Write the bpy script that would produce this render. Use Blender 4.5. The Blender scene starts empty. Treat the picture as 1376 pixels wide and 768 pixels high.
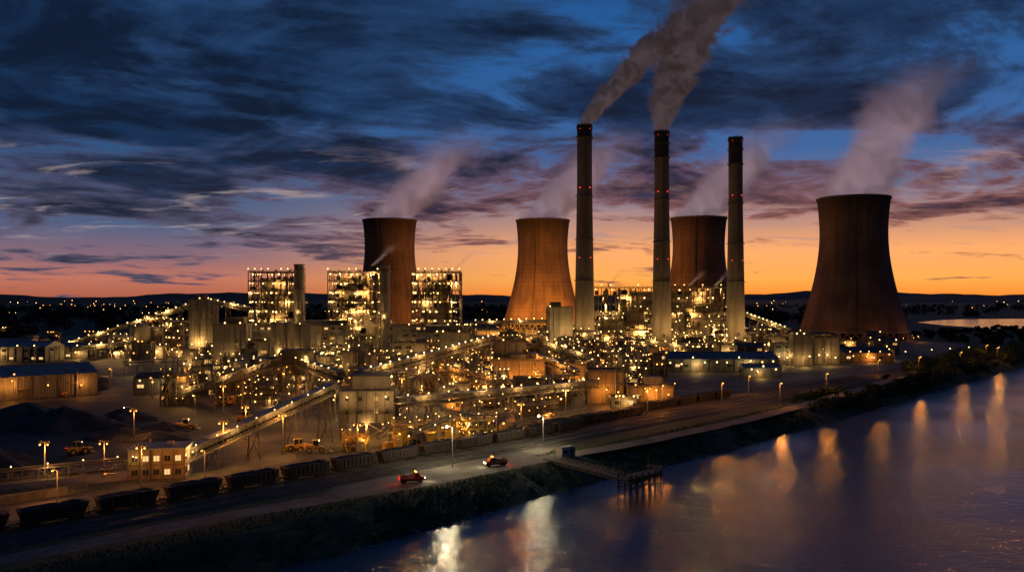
import bpy, math, random
import numpy as np
from mathutils import Vector, Matrix
R = random.Random(7)
RN = np.random.RandomState(5)
scene = bpy.context.scene
CAMH = 45.0; F = 1100.0; HZ = 398.0; CX = 688.0
EF = 1.6      # overall lamp energy factor
def NLs(n): return max(1, int(n*.6+.5)) if n else 0
# site survey helpers: sight-line readings turned into real ground positions (metres)
def g(px, py):
    d = F*CAMH/(py-HZ); return ((px-CX)/F*d, d)
def fp(l, r, base, top):
    d = F*CAMH/(base-HZ); return fpd(l, r, d, top)
def fpd(l, r, d, top):
    return ((l+r)/2-CX)/F*d, d, (r-l)/F*d, CAMH-(top-HZ)/F*d
def w3(px, py, d):
    return ((px-CX)/F*d, d, CAMH-(py-HZ)/F*d)

# ------------------------------------------------------------ nodes
class NT:
    def __init__(s, nt): s.t = nt; s.n = nt.nodes; s.l = nt.links
    def new(s, t, **k):
        n = s.n.new(t)
        for a, b in k.items(): setattr(n, a, b)
        return n
    def put(s, sock, v):
        if isinstance(v, bpy.types.NodeSocket): s.l.new(v, sock)
        elif isinstance(v, (tuple, list)) and len(v) == 3 and sock.type == 'RGBA': sock.default_value = (*v, 1)
        else: sock.default_value = v
    def m(s, op, a, b=None, c=None, clamp=False):
        n = s.new('ShaderNodeMath', operation=op, use_clamp=clamp)
        s.put(n.inputs[0], a)
        if b is not None: s.put(n.inputs[1], b)
        if c is not None: s.put(n.inputs[2], c)
        return n.outputs[0]
    def vec(s, x, y, z):
        n = s.new('ShaderNodeCombineXYZ')
        for i, v in enumerate((x, y, z)): s.put(n.inputs[i], v)
        return n.outputs[0]
    def sep(s, v):
        n = s.new('ShaderNodeSeparateXYZ'); s.put(n.inputs[0], v); return n.outputs
    def noise(s, v, scale, detail=4, rough=.55, dist=0):
        n = s.new('ShaderNodeTexNoise'); s.put(n.inputs['Vector'], v)
        n.inputs['Scale'].default_value = scale; n.inputs['Detail'].default_value = detail
        n.inputs['Roughness'].default_value = rough; n.inputs['Distortion'].default_value = dist
        return n.outputs['Fac']
    def mr(s, v, a, b, c=0., d=1., smooth=True):
        n = s.new('ShaderNodeMapRange', interpolation_type='SMOOTHSTEP' if smooth else 'LINEAR')
        s.put(n.inputs[0], v)
        for i, q in enumerate((a, b, c, d)): s.put(n.inputs[i+1], q)
        return n.outputs[0]
    def mix(s, f, a, b, bt='MIX'):
        n = s.new('ShaderNodeMix', data_type='RGBA', blend_type=bt)
        s.put(n.inputs[0], f); s.put(n.inputs[6], a); s.put(n.inputs[7], b); return n.outputs[2]
    def ramp(s, f, st):
        n = s.new('ShaderNodeValToRGB'); s.put(n.inputs[0], f); e = n.color_ramp.elements
        while len(e) < len(st): e.new(0.5)
        for i, (p, c) in enumerate(st): e[i].position = p; e[i].color = (*c, 1)
        return n.outputs[0]

def base_mat(name):
    m = bpy.data.materials.new(name); m.use_nodes = True; t = NT(m.node_tree)
    return m, t, m.node_tree.nodes['Principled BSDF']
def pm(name, c1, c2, scale=.3, rough=.8, metal=0., bump=.0, streak=False, corr=0, bscale=4):
    m, t, p = base_mat(name)
    o = t.new('ShaderNodeTexCoord').outputs['Object']
    v = o
    if streak:
        x, y, z = t.sep(o); v = t.vec(x, y, t.m('MULTIPLY', z, .12))
    n1 = t.noise(v, scale, 6, .62); n2 = t.noise(o, scale*7, 4, .6)
    f = t.mr(t.m('ADD', t.m('MULTIPLY', n1, .7), t.m('MULTIPLY', n2, .3)), .36, .64)
    t.put(p.inputs['Base Color'], t.mix(f, c1, c2))
    p.inputs['Roughness'].default_value = rough; p.inputs['Metallic'].default_value = metal
    if bump or corr:
        b = t.new('ShaderNodeBump'); b.inputs['Strength'].default_value = max(bump, .6 if corr else 0)
        b.inputs['Distance'].default_value = .1
        h = t.noise(o, bscale, 5)
        if corr:
            x, y, z = t.sep(o)
            h = t.m('SINE', t.m('MULTIPLY', t.m('ADD', x, y), corr))
        t.put(b.inputs['Height'], h); t.l.new(b.outputs[0], p.inputs['Normal'])
    return m
def em(name, c, s):
    m = bpy.data.materials.new(name); m.use_nodes = True; nt = m.node_tree
    nt.nodes.clear(); t = NT(nt); e = t.new('ShaderNodeEmission'); o = t.new('ShaderNodeOutputMaterial')
    e.inputs[0].default_value = (*c, 1); e.inputs[1].default_value = s; nt.links.new(e.outputs[0], o.inputs[0])
    try: m.cycles.emission_sampling = 'NONE'
    except Exception: pass
    return m
concrete = pm('concrete', (.095,.088,.078), (.225,.205,.18), .25, .9, bump=.2, streak=True)
concrete_d = pm('concrete_dark', (.05,.047,.043), (.12,.11,.10), .25, .9, streak=True)
clad = pm('metal_cladding', (.09,.088,.085), (.20,.19,.175), .2, .6, .2, corr=9, streak=True)
clad_b = pm('metal_cladding_blue', (.06,.08,.11), (.11,.135,.17), .2, .6, .2, corr=9, streak=True)
clad_t = pm('metal_cladding_tan', (.14,.105,.07), (.28,.22,.145), .2, .7, .1, corr=9, streak=True)
steel = pm('structural_steel', (.07,.062,.052), (.15,.125,.10), .8, .6, .3)
steel_l = pm('galvanised_steel', (.17,.165,.155), (.29,.28,.26), .8, .5, .5)
dark = pm('dark_steel', (.02,.02,.022), (.05,.045,.04), .7, .6, .3)
rust = pm('rusted_steel', (.06,.033,.02), (.14,.08,.045), .9, .85)
yellow = pm('yellow_paint', (.36,.20,.03), (.55,.34,.05), .9, .5)
redp = pm('orange_red_paint', (.32,.05,.015), (.42,.08,.02), 1., .45)
white = pm('white_paint', (.5,.5,.48), (.7,.7,.67), .6, .5)
glass = pm('dark_glass', (.015,.02,.025), (.03,.035,.04), 1., .08)
rubber = pm('rubber', (.015,.015,.015), (.03,.03,.03), 2., .9)
roofm = pm('roof_felt', (.035,.035,.04), (.08,.08,.08), .3, .85)
roofl = pm('roof_sheet', (.11,.12,.14), (.20,.21,.23), .15, .5, .3, corr=7)
coalm = pm('coal', (.005,.005,.006), (.018,.017,.016), .25, .8, bump=1., bscale=1.2)
asphalt = pm('asphalt', (.03,.028,.026), (.07,.064,.056), .12, .85, bump=.2)
gravel = pm('gravel_road', (.085,.077,.06), (.20,.175,.14), .1, .95, bump=.3, bscale=3)
yardm = pm('yard_surface', (.013,.012,.011), (.11,.095,.072), .06, .75, bump=.2)
ballast = pm('ballast', (.03,.027,.024), (.09,.08,.07), .4, .95, bump=.8, bscale=5)
sleeperm = pm('sleeper_concrete', (.13,.12,.105), (.2,.18,.16), 1., .9)
railm = pm('rail_steel', (.22,.19,.16), (.34,.3,.26), 2., .35, .8)
rockm = pm('rock', (.05,.048,.045), (.14,.13,.12), .8, .9, bump=.6)
timber = pm('timber', (.06,.045,.03), (.12,.09,.065), 1., .9, bump=.3)
leaf = pm('foliage', (.018,.036,.010), (.06,.09,.025), .3, .9)
leaf_d = pm('foliage_dark', (.008,.012,.006), (.022,.028,.012), .1, .95)
grassm = pm('grass_blades', (.035,.06,.014), (.12,.14,.04), .25, .9)
warmE = em('lamp_warm', (1.,.60,.18), 8.)
orangeE = em('lamp_sodium', (1.,.40,.07), 5.5)
whiteE = em('lamp_white', (1.,.86,.55), 14.)
redE = em('lamp_red', (1.,.05,.03), 2.4)
winE = em('window_lit', (1.,.60,.22), 1.1)
winO = em('window_lit_orange', (1.,.5,.15), .6)

# cooling-tower shell
def tower_mat():
    m, t, p = base_mat('cooling_tower_concrete')
    o = t.new('ShaderNodeTexCoord').outputs['Object']; x, y, z = t.sep(o)
    ang = t.m('ARCTAN2', y, x)
    v = t.vec(t.m('MULTIPLY', t.m('COSINE', ang), 9.), t.m('MULTIPLY', t.m('SINE', ang), 9.), t.m('MULTIPLY', z, .012))
    n = t.noise(v, 1.1, 6, .7); n2 = t.noise(o, .03, 5, .6)
    f = t.mr(t.m('ADD', t.m('MULTIPLY', n, .5), t.m('MULTIPLY', n2, .5)), .38, .62)
    c = t.mix(f, (.095,.062,.045), (.20,.13,.09))
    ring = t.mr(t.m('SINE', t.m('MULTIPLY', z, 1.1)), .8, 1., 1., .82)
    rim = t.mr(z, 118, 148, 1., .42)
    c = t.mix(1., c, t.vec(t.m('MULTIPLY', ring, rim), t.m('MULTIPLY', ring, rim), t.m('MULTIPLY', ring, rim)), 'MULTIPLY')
    t.put(p.inputs['Base Color'], c); p.inputs['Roughness'].default_value = .92
    b = t.new('ShaderNodeBump'); b.inputs['Strength'].default_value = .35; b.inputs['Distance'].default_value = .4
    t.put(b.inputs['Height'], t.m('SINE', t.m('MULTIPLY', ang, 110.))); t.l.new(b.outputs[0], p.inputs['Normal'])
    return m
towerm = tower_mat()
def ground_mat():
    m, t, p = base_mat('ground_soil_grass')
    o = t.new('ShaderNodeTexCoord').outputs['Object']
    n = t.noise(o, .02, 8, .65); n2 = t.noise(o, .35, 6, .7); n3 = t.noise(o, .003, 4, .6)
    c = t.mix(t.mr(n, .4, .6), (.020,.036,.011), (.05,.056,.022))
    c = t.mix(t.mr(n2, .45, .7), c, (.075,.10,.030))
    c = t.mix(t.mr(n3, .45, .6, 0, .7), c, (.018,.028,.011))
    t.put(p.inputs['Base Color'], c); p.inputs['Roughness'].default_value = .95
    b = t.new('ShaderNodeBump'); b.inputs['Strength'].default_value = .9; b.inputs['Distance'].default_value = .5
    t.put(b.inputs['Height'], n2); t.l.new(b.outputs[0], p.inputs['Normal'])
    return m
groundm = ground_mat()
def water_mat():
    m, t, p = base_mat('river_water')
    o = t.new('ShaderNodeTexCoord').outputs['Object']
    p.inputs['Base Color'].default_value = (.012,.024,.060,1)
    p.inputs['Roughness'].default_value = .10; p.inputs['IOR'].default_value = 1.42
    mp = t.new('ShaderNodeMapping'); mp.inputs['Rotation'].default_value = (0,0,.5); mp.inputs['Scale'].default_value = (.55,1.2,1.)
    t.l.new(o, mp.inputs[0])
    a = t.noise(mp.outputs[0], 1.1, 6, .62, .5); c = t.noise(mp.outputs[0], .28, 3, .55, .3); e = t.noise(o, .018, 4, .55)
    gust = t.mr(e, .35, .62, .45, 1.2)
    h = t.m('ADD', t.m('MULTIPLY', a, gust), t.m('MULTIPLY', c, .5))
    b = t.new('ShaderNodeBump'); b.inputs['Strength'].default_value = .6; b.inputs['Distance'].default_value = .27
    t.put(b.inputs['Height'], h); t.l.new(b.outputs[0], p.inputs['Normal'])
    return m
waterm = water_mat()

# ------------------------------------------------------------ mesh builder
LIGHTS = {}
def light_data(kind, e, r=.35):
    k = (kind, round(e), r)
    if k not in LIGHTS:
        l = bpy.data.lights.new('lamp_light', 'POINT'); l.energy = e; l.shadow_soft_size = r
        l.color = {'warm':(1.,.55,.16), 'orange':(1.,.34,.05), 'white':(1.,.82,.50), 'red':(1.,.1,.05)}[kind]
        LIGHTS[k] = l
    return LIGHTS[k]
ICO = None
def ico():
    global ICO
    if ICO is None:
        p = (1+5**.5)/2
        v = [(-1,p,0),(1,p,0),(-1,-p,0),(1,-p,0),(0,-1,p),(0,1,p),(0,-1,-p),(0,1,-p),(p,0,-1),(p,0,1),(-p,0,-1),(-p,0,1)]
        n = math.sqrt(1+p*p); v = [(a/n,b/n,c/n) for a,b,c in v]
        f = [(0,11,5),(0,5,1),(0,1,7),(0,7,10),(0,10,11),(1,5,9),(5,11,4),(11,10,2),(10,7,6),(7,1,8),(3,9,4),(3,4,2),(3,2,6),(3,6,8),(3,8,9),(4,9,5),(2,4,11),(6,2,10),(8,6,7),(9,8,1)]
        ICO = (v, f)
    return ICO
EM = {'warm':warmE, 'orange':orangeE, 'white':whiteE, 'red':redE}
class B:
    def __init__(s): s.v=[]; s.f=[]; s.m=[]; s.mats=[]; s.lamps=[]; s.smooth=set()
    def mi(s, mat):
        if mat not in s.mats: s.mats.append(mat)
        return s.mats.index(mat)
    def add(s, vs, fs, mat, smooth=False):
        o = len(s.v); s.v += [tuple(a) for a in vs]; k = s.mi(mat)
        for f in fs:
            if smooth: s.smooth.add(len(s.f))
            s.f.append(tuple(i+o for i in f)); s.m.append(k)
    def box(s, x, y, z, w, d, h, mat, rot=0):
        c, n = math.cos(rot), math.sin(rot); vs = []
        for zz in (z, z+h):
            for a, b in ((-w/2,-d/2),(w/2,-d/2),(w/2,d/2),(-w/2,d/2)):
                vs.append((x+a*c-b*n, y+a*n+b*c, zz))
        s.add(vs, [(3,2,1,0),(4,5,6,7),(0,1,5,4),(1,2,6,5),(2,3,7,6),(3,0,4,7)], mat)
    def beam(s, p, q, w, mat, h=None):
        p = Vector(p); q = Vector(q); d = q-p
        if d.length < 1e-4: return
        d.normalize(); h = h or w
        up = Vector((0,0,1)) if abs(d.z) < .95 else Vector((1,0,0))
        a = d.cross(up).normalized()*w/2; b = a.cross(d).normalized()*h/2
        vs = [r+x*a+y*b for r in (p,q) for x, y in ((-1,-1),(1,-1),(1,1),(-1,1))]
        s.add(vs, [(0,1,2,3),(7,6,5,4),(1,0,4,5),(2,1,5,6),(3,2,6,7),(0,3,7,4)], mat)
    def cyl(s, p, q, r1, r2, mat, n=10):
        p = Vector(p); q = Vector(q); d = (q-p).normalized()
        up = Vector((0,0,1)) if abs(d.z) < .95 else Vector((1,0,0))
        a = d.cross(up).normalized(); b = a.cross(d)
        vs = [c+r*(math.cos(2*math.pi*i/n)*a+math.sin(2*math.pi*i/n)*b) for c, r in ((p,r1),(q,r2)) for i in range(n)]
        s.add(vs, [(i,(i+1)%n,n+(i+1)%n,n+i) for i in range(n)], mat, n > 9)
        s.add(vs[:n], [tuple(range(n))], mat); s.add(vs[n:], [tuple(range(n-1,-1,-1))], mat)
    def lathe(s, x, y, prof, mat, n=24, smooth=True):
        vs = [(x+r*math.cos(2*math.pi*i/n), y+r*math.sin(2*math.pi*i/n), z) for r, z in prof for i in range(n)]
        s.add(vs, [(k*n+i, k*n+(i+1)%n, (k+1)*n+(i+1)%n, (k+1)*n+i) for k in range(len(prof)-1) for i in range(n)], mat, smooth)
    def prism(s, prof, y0, y1, mat):
        n = len(prof); vs = [(a,y0,b) for a,b in prof]+[(a,y1,b) for a,b in prof]
        s.add(vs, [tuple(range(n)), tuple(range(2*n-1,n-1,-1))]+[(i,n+i,n+(i+1)%n,(i+1)%n) for i in range(n)], mat)
    def ball(s, p, r, mat):
        v, f = ico(); s.add([(p[0]+a*r,p[1]+b*r,p[2]+c*r) for a,b,c in v], f, mat)
    def bulb(s, p, r=.32, kind='warm', energy=0, drop=None):
        s.ball(p, r*1.12, EM[kind])
        if energy: s.lamps.append(((p[0],p[1],p[2]-(drop or r+.55)), kind, energy))
    def light(s, p, kind, energy): s.lamps.append((p, kind, energy))
    def rail(s, pts, z, mat, h=1.1, w=.1, post=3.):
        for a, b in zip(pts[:-1], pts[1:]):
            a3 = Vector((a[0],a[1],z)); b3 = Vector((b[0],b[1],z)); L = (b3-a3).length; n = max(1,int(L/post))
            for k in (.55, 1.): s.beam(a3+Vector((0,0,h*k)), b3+Vector((0,0,h*k)), w, mat)
            for i in range(n+1):
                q = a3.lerp(b3, i/n); s.beam(q, q+Vector((0,0,h)), w, mat)
    def mesh(s, name):
        me = bpy.data.meshes.new(name); me.from_pydata(s.v, [], s.f)
        for m in s.mats: me.materials.append(m)
        me.polygons.foreach_set('material_index', s.m)
        sm = np.zeros(len(s.f), dtype=bool)
        if s.smooth: sm[list(s.smooth)] = True
        me.polygons.foreach_set('use_smooth', sm); me.update(); return me
    def build(s, name, loc=(0,0,0), rot=0, me=None):
        me = me or s.mesh(name); o = bpy.data.objects.new(name, me); o.location = loc; o.rotation_euler = (0,0,rot)
        scene.collection.objects.link(o)
        for p, k, e in s.lamps:
            l = bpy.data.objects.new('lamp', light_data(k, e*EF)); l.location = p; l.parent = o
            scene.collection.objects.link(l)
        return o
def npmesh(name, v, f, mat, smooth=False):
    me = bpy.data.meshes.new(name); me.from_pydata(v.tolist() if hasattr(v,'tolist') else v, [], f.tolist() if hasattr(f,'tolist') else f)
    me.materials.append(mat)
    if smooth: me.polygons.foreach_set('use_smooth', [True]*len(me.polygons))
    o = bpy.data.objects.new(name, me); scene.collection.objects.link(o); return o

# ------------------------------------------------------------ terrain
BX = np.array([-6000,-3000,-400,-120,-45,-14,14,46,117,216,362,600,1200,6000,20000.])
BY = np.array([-6500,-3200,-240,66,147,177,212,240,313,422,579,770,1050,2300,5000.])
def bank(x): return np.interp(x, BX, BY)
def axis(lo, hi, step, far):
    a = list(np.arange(lo, hi+.1, step)); d = step; p = hi
    while p < far: d *= 1.18; p += d; a.append(p)
    d = step; p = lo
    while p > -far: d *= 1.18; p -= d; a.insert(0, p)
    return np.array(a)
xs = axis(-140, 480, 2.5, 30000); ys = axis(60, 700, 2.5, 30000)
X, Y = np.meshgrid(xs, ys)
bx = (bank(X-8)+bank(X)+bank(X+8))/3
T = (Y-bx)*.707 + 1.3*np.sin(X*.11)+ .8*np.sin(X*.37+1)+.5*np.sin(Y*.53)
Z = np.interp(T, [-700,-680,-30,-3,0,3,8,12,5000], [0,-9,-9,-6,-4.7,-3.4,-1.6,0,0])
rough = np.interp(T, [-2,1,9,12], [0,1,1,0])
Z = Z + rough*(RN.rand(*Z.shape)-.5)*.8
V = np.stack([X.ravel(), Y.ravel(), Z.ravel()], 1)
nx, ny = len(xs), len(ys)
I = np.arange(nx*ny).reshape(ny, nx)
Fc = np.stack([I[:-1,:-1].ravel(), I[:-1,1:].ravel(), I[1:,1:].ravel(), I[1:,:-1].ravel()], 1)
npmesh('ground', V, Fc, groundm, True)
npmesh('river', np.array([(-20000,-20000,-4.6),(20000,-20000,-4.6),(20000,20000,-4.6),(-20000,20000,-4.6)]), np.array([[0,1,2,3]]), waterm)
p = [g(1232,433), g(1262,430), g(1300,428.5), g(1600,427), g(1700,442), g(1500,446), g(1400,443), g(1330,441), g(1270,437)]
npmesh('river', [(a,b,.15) for a,b in p][::-1], [tuple(range(len(p)))], waterm)

def sheet(name, pts, z, mat): return npmesh(name, [(a,b,z) for a,b in pts], [tuple(range(len(pts)))], mat)
sheet('plant_yard', [(-260,15),(-60,209),(10,279),(140,412),(330,575),(430,780),(260,1010),(-480,1010),(-620,500),(-500,200)], .03, yardm)
sheet('coal_yard', [(-330,160),(-160,150),(-132,196),(-108,228),(-96,290),(-130,345),(-200,352),(-330,300)], .07, pm('coal_dust_ground', (.005,.005,.005), (.026,.022,.02), .06, .75, bump=.6))
def ribbon(name, pts, w, z, mat):
    v=[]; f=[]
    P=[Vector((a,b)) for a,b in pts]
    Q=[P[0]]
    for a,b in zip(P[:-1],P[1:]):
        n=max(1,int((b-a).length/4))
        for i in range(1,n+1): Q.append(a.lerp(b,i/n))
    for _ in range(12): Q=[Q[0]]+[(Q[i-1]+Q[i]*2+Q[i+1])/4 for i in range(1,len(Q)-1)]+[Q[-1]]
    for i,q in enumerate(Q):
        d=(Q[min(i+1,len(Q)-1)]-Q[max(i-1,0)]).normalized(); n=Vector((-d.y,d.x))
        a=q+n*w/2*(1+R.uniform(-.09,.09)); b=q-n*w/2*(1+R.uniform(-.09,.09)); v+=[(a.x,a.y,z),(b.x,b.y,z)]
    for i in range(len(Q)-1): f.append((i*2,i*2+1,i*2+3,i*2+2))
    return npmesh(name,v,f,mat)
road=[(-300,-70),(-160,72),(-87,139),(-59,168),(-32,189),(-16,202),(3,222),(37,250),(84,297),(131,351),(182,414),(260,505),(380,640),(520,760)]
ribbon('river_road', road, 6.5, .05, gravel)
sheet('gravel_apron', [g(420,676),g(560,655),g(700,628),g(735,608),g(770,590),g(700,606),g(610,619),g(520,634),g(450,652)], .035, gravel)
ribbon('access_road', [(-200,45),(-112,150),(-95,180),(-62,215),(-20,262),(20,300),(60,338),(150,425),(260,520),(330,640)], 8, .08, asphalt)
ribbon('plant_road', [g(-100,560),g(60,548),g(180,538),g(300,532),g(420,545)], 9, .11, asphalt)
ribbon('plant_road', [g(640,590),g(700,560),g(760,535),g(900,520),g(1000,508),g(1150,494),g(1330,476)], 8, .12, asphalt)
# railway tracks
c45=math.sqrt(.5)
def st(s,t): return ((s-t)*c45,(s+t)*c45)
def track(name,t,s0,s1):
    rail=B(); L=s1-s0
    rail.add([(0,-2.6,.03),(L,-2.6,.03),(L,-1.7,.45),(0,-1.7,.45),(0,1.7,.45),(L,1.7,.45),(0,2.6,.03),(L,2.6,.03)],[(0,1,2,3),(3,2,5,4),(4,5,7,6)],ballast)
    for i in range(int(L/.9)): rail.box(i*.9+.4,0,.46,.28,2.5,.1,sleeperm)
    for y in (-.75,.75): rail.box(L/2,y,.56,L,.09,.16,railm)
    x,y=st(s0,t); rail.build(name,(x,y,0),math.pi/4)
for t,s0,s1 in ((169.3,-120,420),(174.2,-120,560),(178.9,-120,620),(183.8,60,600),(188.6,190,560)): track('railway_track',t,s0,s1)

# coal heaps
def heap(name, cx, cy, r, cones, mat=coalm, step=1.5):
    n=int(2*r/step); a=np.linspace(-r,r,n); HX,HY=np.meshgrid(a,a); H=np.full(HX.shape,-.5)
    for x,y,rr,h,el in cones:
        d=np.sqrt((HX-x)**2+((HY-y)*el)**2)
        ph=.15*np.sin(np.arctan2(HY-y,HX-x)*5+x)
        H=np.maximum(H,h*(1.05-d/rr*(1+ph)))
    q=np.random.RandomState(3).rand(*H.shape)
    q=(q+np.roll(q,1,0)+np.roll(q,1,1)+np.roll(q,-1,0))/4
    H=np.where(H>0,H+(q-.5)*1.4,-.5)
    v=np.stack([HX.ravel(),HY.ravel(),H.ravel()],1); J=np.arange(n*n).reshape(n,n)
    f=np.stack([J[:-1,:-1].ravel(),J[:-1,1:].ravel(),J[1:,1:].ravel(),J[1:,:-1].ravel()],1)
    o=npmesh(name,v,f,mat,False); o.location=(cx,cy,0); return o
heap('coal_pile',-172,285,48,[(-20,-5,22,10,1.2),(0,4,18,8,1),(18,-2,20,7,1.3),(-32,8,18,9,1),(30,14,12,4,1)])
heap('coal_pile',-142,206,26,[(-6,0,17,11,1),(7,6,12,6,1)])
heap('coal_pile',-118,262,24,[(-8,2,12,3,1),(6,-4,10,2.6,1),(2,10,9,3.4,1)])
heap('coal_pile',-205,250,40,[(-8,0,24,9,1),(14,8,16,6,1)])

# ------------------------------------------------------------ cooling towers
def cooling_tower(x,y,glow,kind='orange',far=16,hz=9):
    b=B(); H=148; prof=[]
    for i in range(33):
        z=9+(H-9)*i/32; zt=112; r=33.8*math.sqrt(1+((z-zt)/ (82 if z<zt else 88))**2)
        prof.append((r,z))
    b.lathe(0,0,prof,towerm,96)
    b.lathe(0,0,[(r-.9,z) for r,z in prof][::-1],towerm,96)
    rt=prof[-1][0]; b.lathe(0,0,[(rt-.95,H),(rt-.95,H+1),(rt+.7,H+1),(rt+.7,H-1),(rt,H-1.2)],concrete_d,96,False)
    rb=prof[0][0]; b.lathe(0,0,[(rb-1,9),(rb-1,8),(rb+.4,8),(rb+.4,9.4),(rb,9.6)],concrete,96,False)
    n=44
    for i in range(n):
        a=2*math.pi*i/n
        for s_ in (-.5,.5):
            a2=a+s_*2*math.pi/n
            b.beam(((rb+3)*math.cos(a),(rb+3)*math.sin(a),0),((rb-.2)*math.cos(a2),(rb-.2)*math.sin(a2),8.2),.9,concrete)
    b.lathe(0,0,[(rb+7,0),(rb+7,1.6),(rb+6.4,1.6),(rb+6.4,0)],concrete,64,False)
    b.lathe(0,0,[(rb-6,0),(rb-6,8),(.1,8)],dark,48,False)
    for i in range(len(prof)-1):
        a=-1.9; b.beam(((prof[i][0]+.5)*math.cos(a),(prof[i][0]+.5)*math.sin(a),prof[i][1]),((prof[i+1][0]+.5)*math.cos(a),(prof[i+1][0]+.5)*math.sin(a),prof[i+1][1]),.7,steel)
    for i in range(12):
        a=math.pi+i*math.pi/11
        b.bulb(((rb+8)*math.cos(a),(rb+8)*math.sin(a),3.6),.32,'orange')
        b.beam(((rb+8)*math.cos(a),(rb+8)*math.sin(a),0),((rb+8)*math.cos(a),(rb+8)*math.sin(a),3.3),.15,steel)
    for a in (-2.3,-1.6,-.9):
        b.light(((rb+far)*math.cos(a),(rb+far)*math.sin(a),hz),kind,glow)
    b.build('cooling_tower',(x,y,0))
cooling_tower(-167,1118,7000,far=26); cooling_tower(42,1118,160000,far=46,hz=24); cooling_tower(248,1088,7500,far=26); cooling_tower(362,868,1600)

concrete_t = pm('chimney_concrete',(.10,.088,.078),(.19,.165,.145),.12,.9,streak=True)
def chimney(x,y,H,cap,seed):
    b=B(); r0=8.2; r1=5.9
    N=24; prof=[(r0+(r1-r0)*min(1,(i/N)*1.25),(H-cap)*i/N) for i in range(N+1)]
    b.lathe(0,0,prof,concrete_t,32)
    b.lathe(0,0,[(r1+.02,H-cap),(r1+.02,H-3),(r1+.5,H-3),(r1+.5,H-.6),(r1+.1,H),(r1-1,H),(r1-1,H-8)],dark,32,False)
    for i in range(12):
        a=2*math.pi*i/12; b.box((r1-.2)*math.cos(a),(r1-.2)*math.sin(a),H,.7,.7,.9,dark,a)
    for zz in (H*.32,H*.5,H*.69,H-cap-.5,H-10):
        rr=np.interp(zz,[p[1] for p in prof],[p[0] for p in prof])
        b.lathe(0,0,[(rr,zz-.4),(rr+1.1,zz-.2),(rr+1.1,zz),(rr,zz)],steel,32,False)
        for i in range(16):
            a=2*math.pi*i/16; b.beam(((rr+1)*math.cos(a),(rr+1)*math.sin(a),zz),((rr+1)*math.cos(a),(rr+1)*math.sin(a),zz+1.1),.1,steel)
    b.box(0,-(r0+r1)/2-.1,0,.8,.5,H-cap-2,steel)
    for zz,rb_ in ((H*.42,.42),(H*.725,.46),(H-3.5,.24)):
        rr=np.interp(zz,[p[1] for p in prof],[p[0] for p in prof])
        for a in (-2.2,-1.0,.6,2.4): b.ball(((rr+.9)*math.cos(a),(rr+.9)*math.sin(a),zz),rb_,redE)
    for a in (-2.4,-1.5,-.7): b.light(((r0+14)*math.cos(a),(r0+14)*math.sin(a),18),'warm',7000)
    for zz in (3,12): b.box(0,-r0+.2,zz,2.4,1,3,dark)
    b.build('chimney',(x,y,0))
chimney(57,643,179,9,1); chimney(122,667,179,21,2); chimney(189,692,179,22,3)

def small_stack(x,y,H,r):
    b=B(); b.lathe(0,0,[(r*1.15,0),(r,H*.4),(r,H-1),(r+.25,H-1),(r+.25,H),(r-.4,H),(r-.4,H-4)],clad,20,False)
    for zz in (H*.5,H*.75,H-4):
        b.lathe(0,0,[(r,zz-.3),(r+1,zz-.3),(r+1,zz),(r,zz)],steel,20,False)
        b.rail([((r+1)*math.cos(i*.785),(r+1)*math.sin(i*.785)) for i in range(9)],zz,steel)
    b.bulb((0,-r-1,H*.5+1.5),.3,'warm',1500)
    b.light((-8,-r-9,H*.45),'warm',4500)
    b.box(0,-r-.3,0,.6,.4,H-2,steel); b.build('exhaust_stack',(x,y,0))
small_stack(*w3(402,0,560)[:2],67,3.4); small_stack(*w3(517,0,500)[:2],64,3.)

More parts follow.
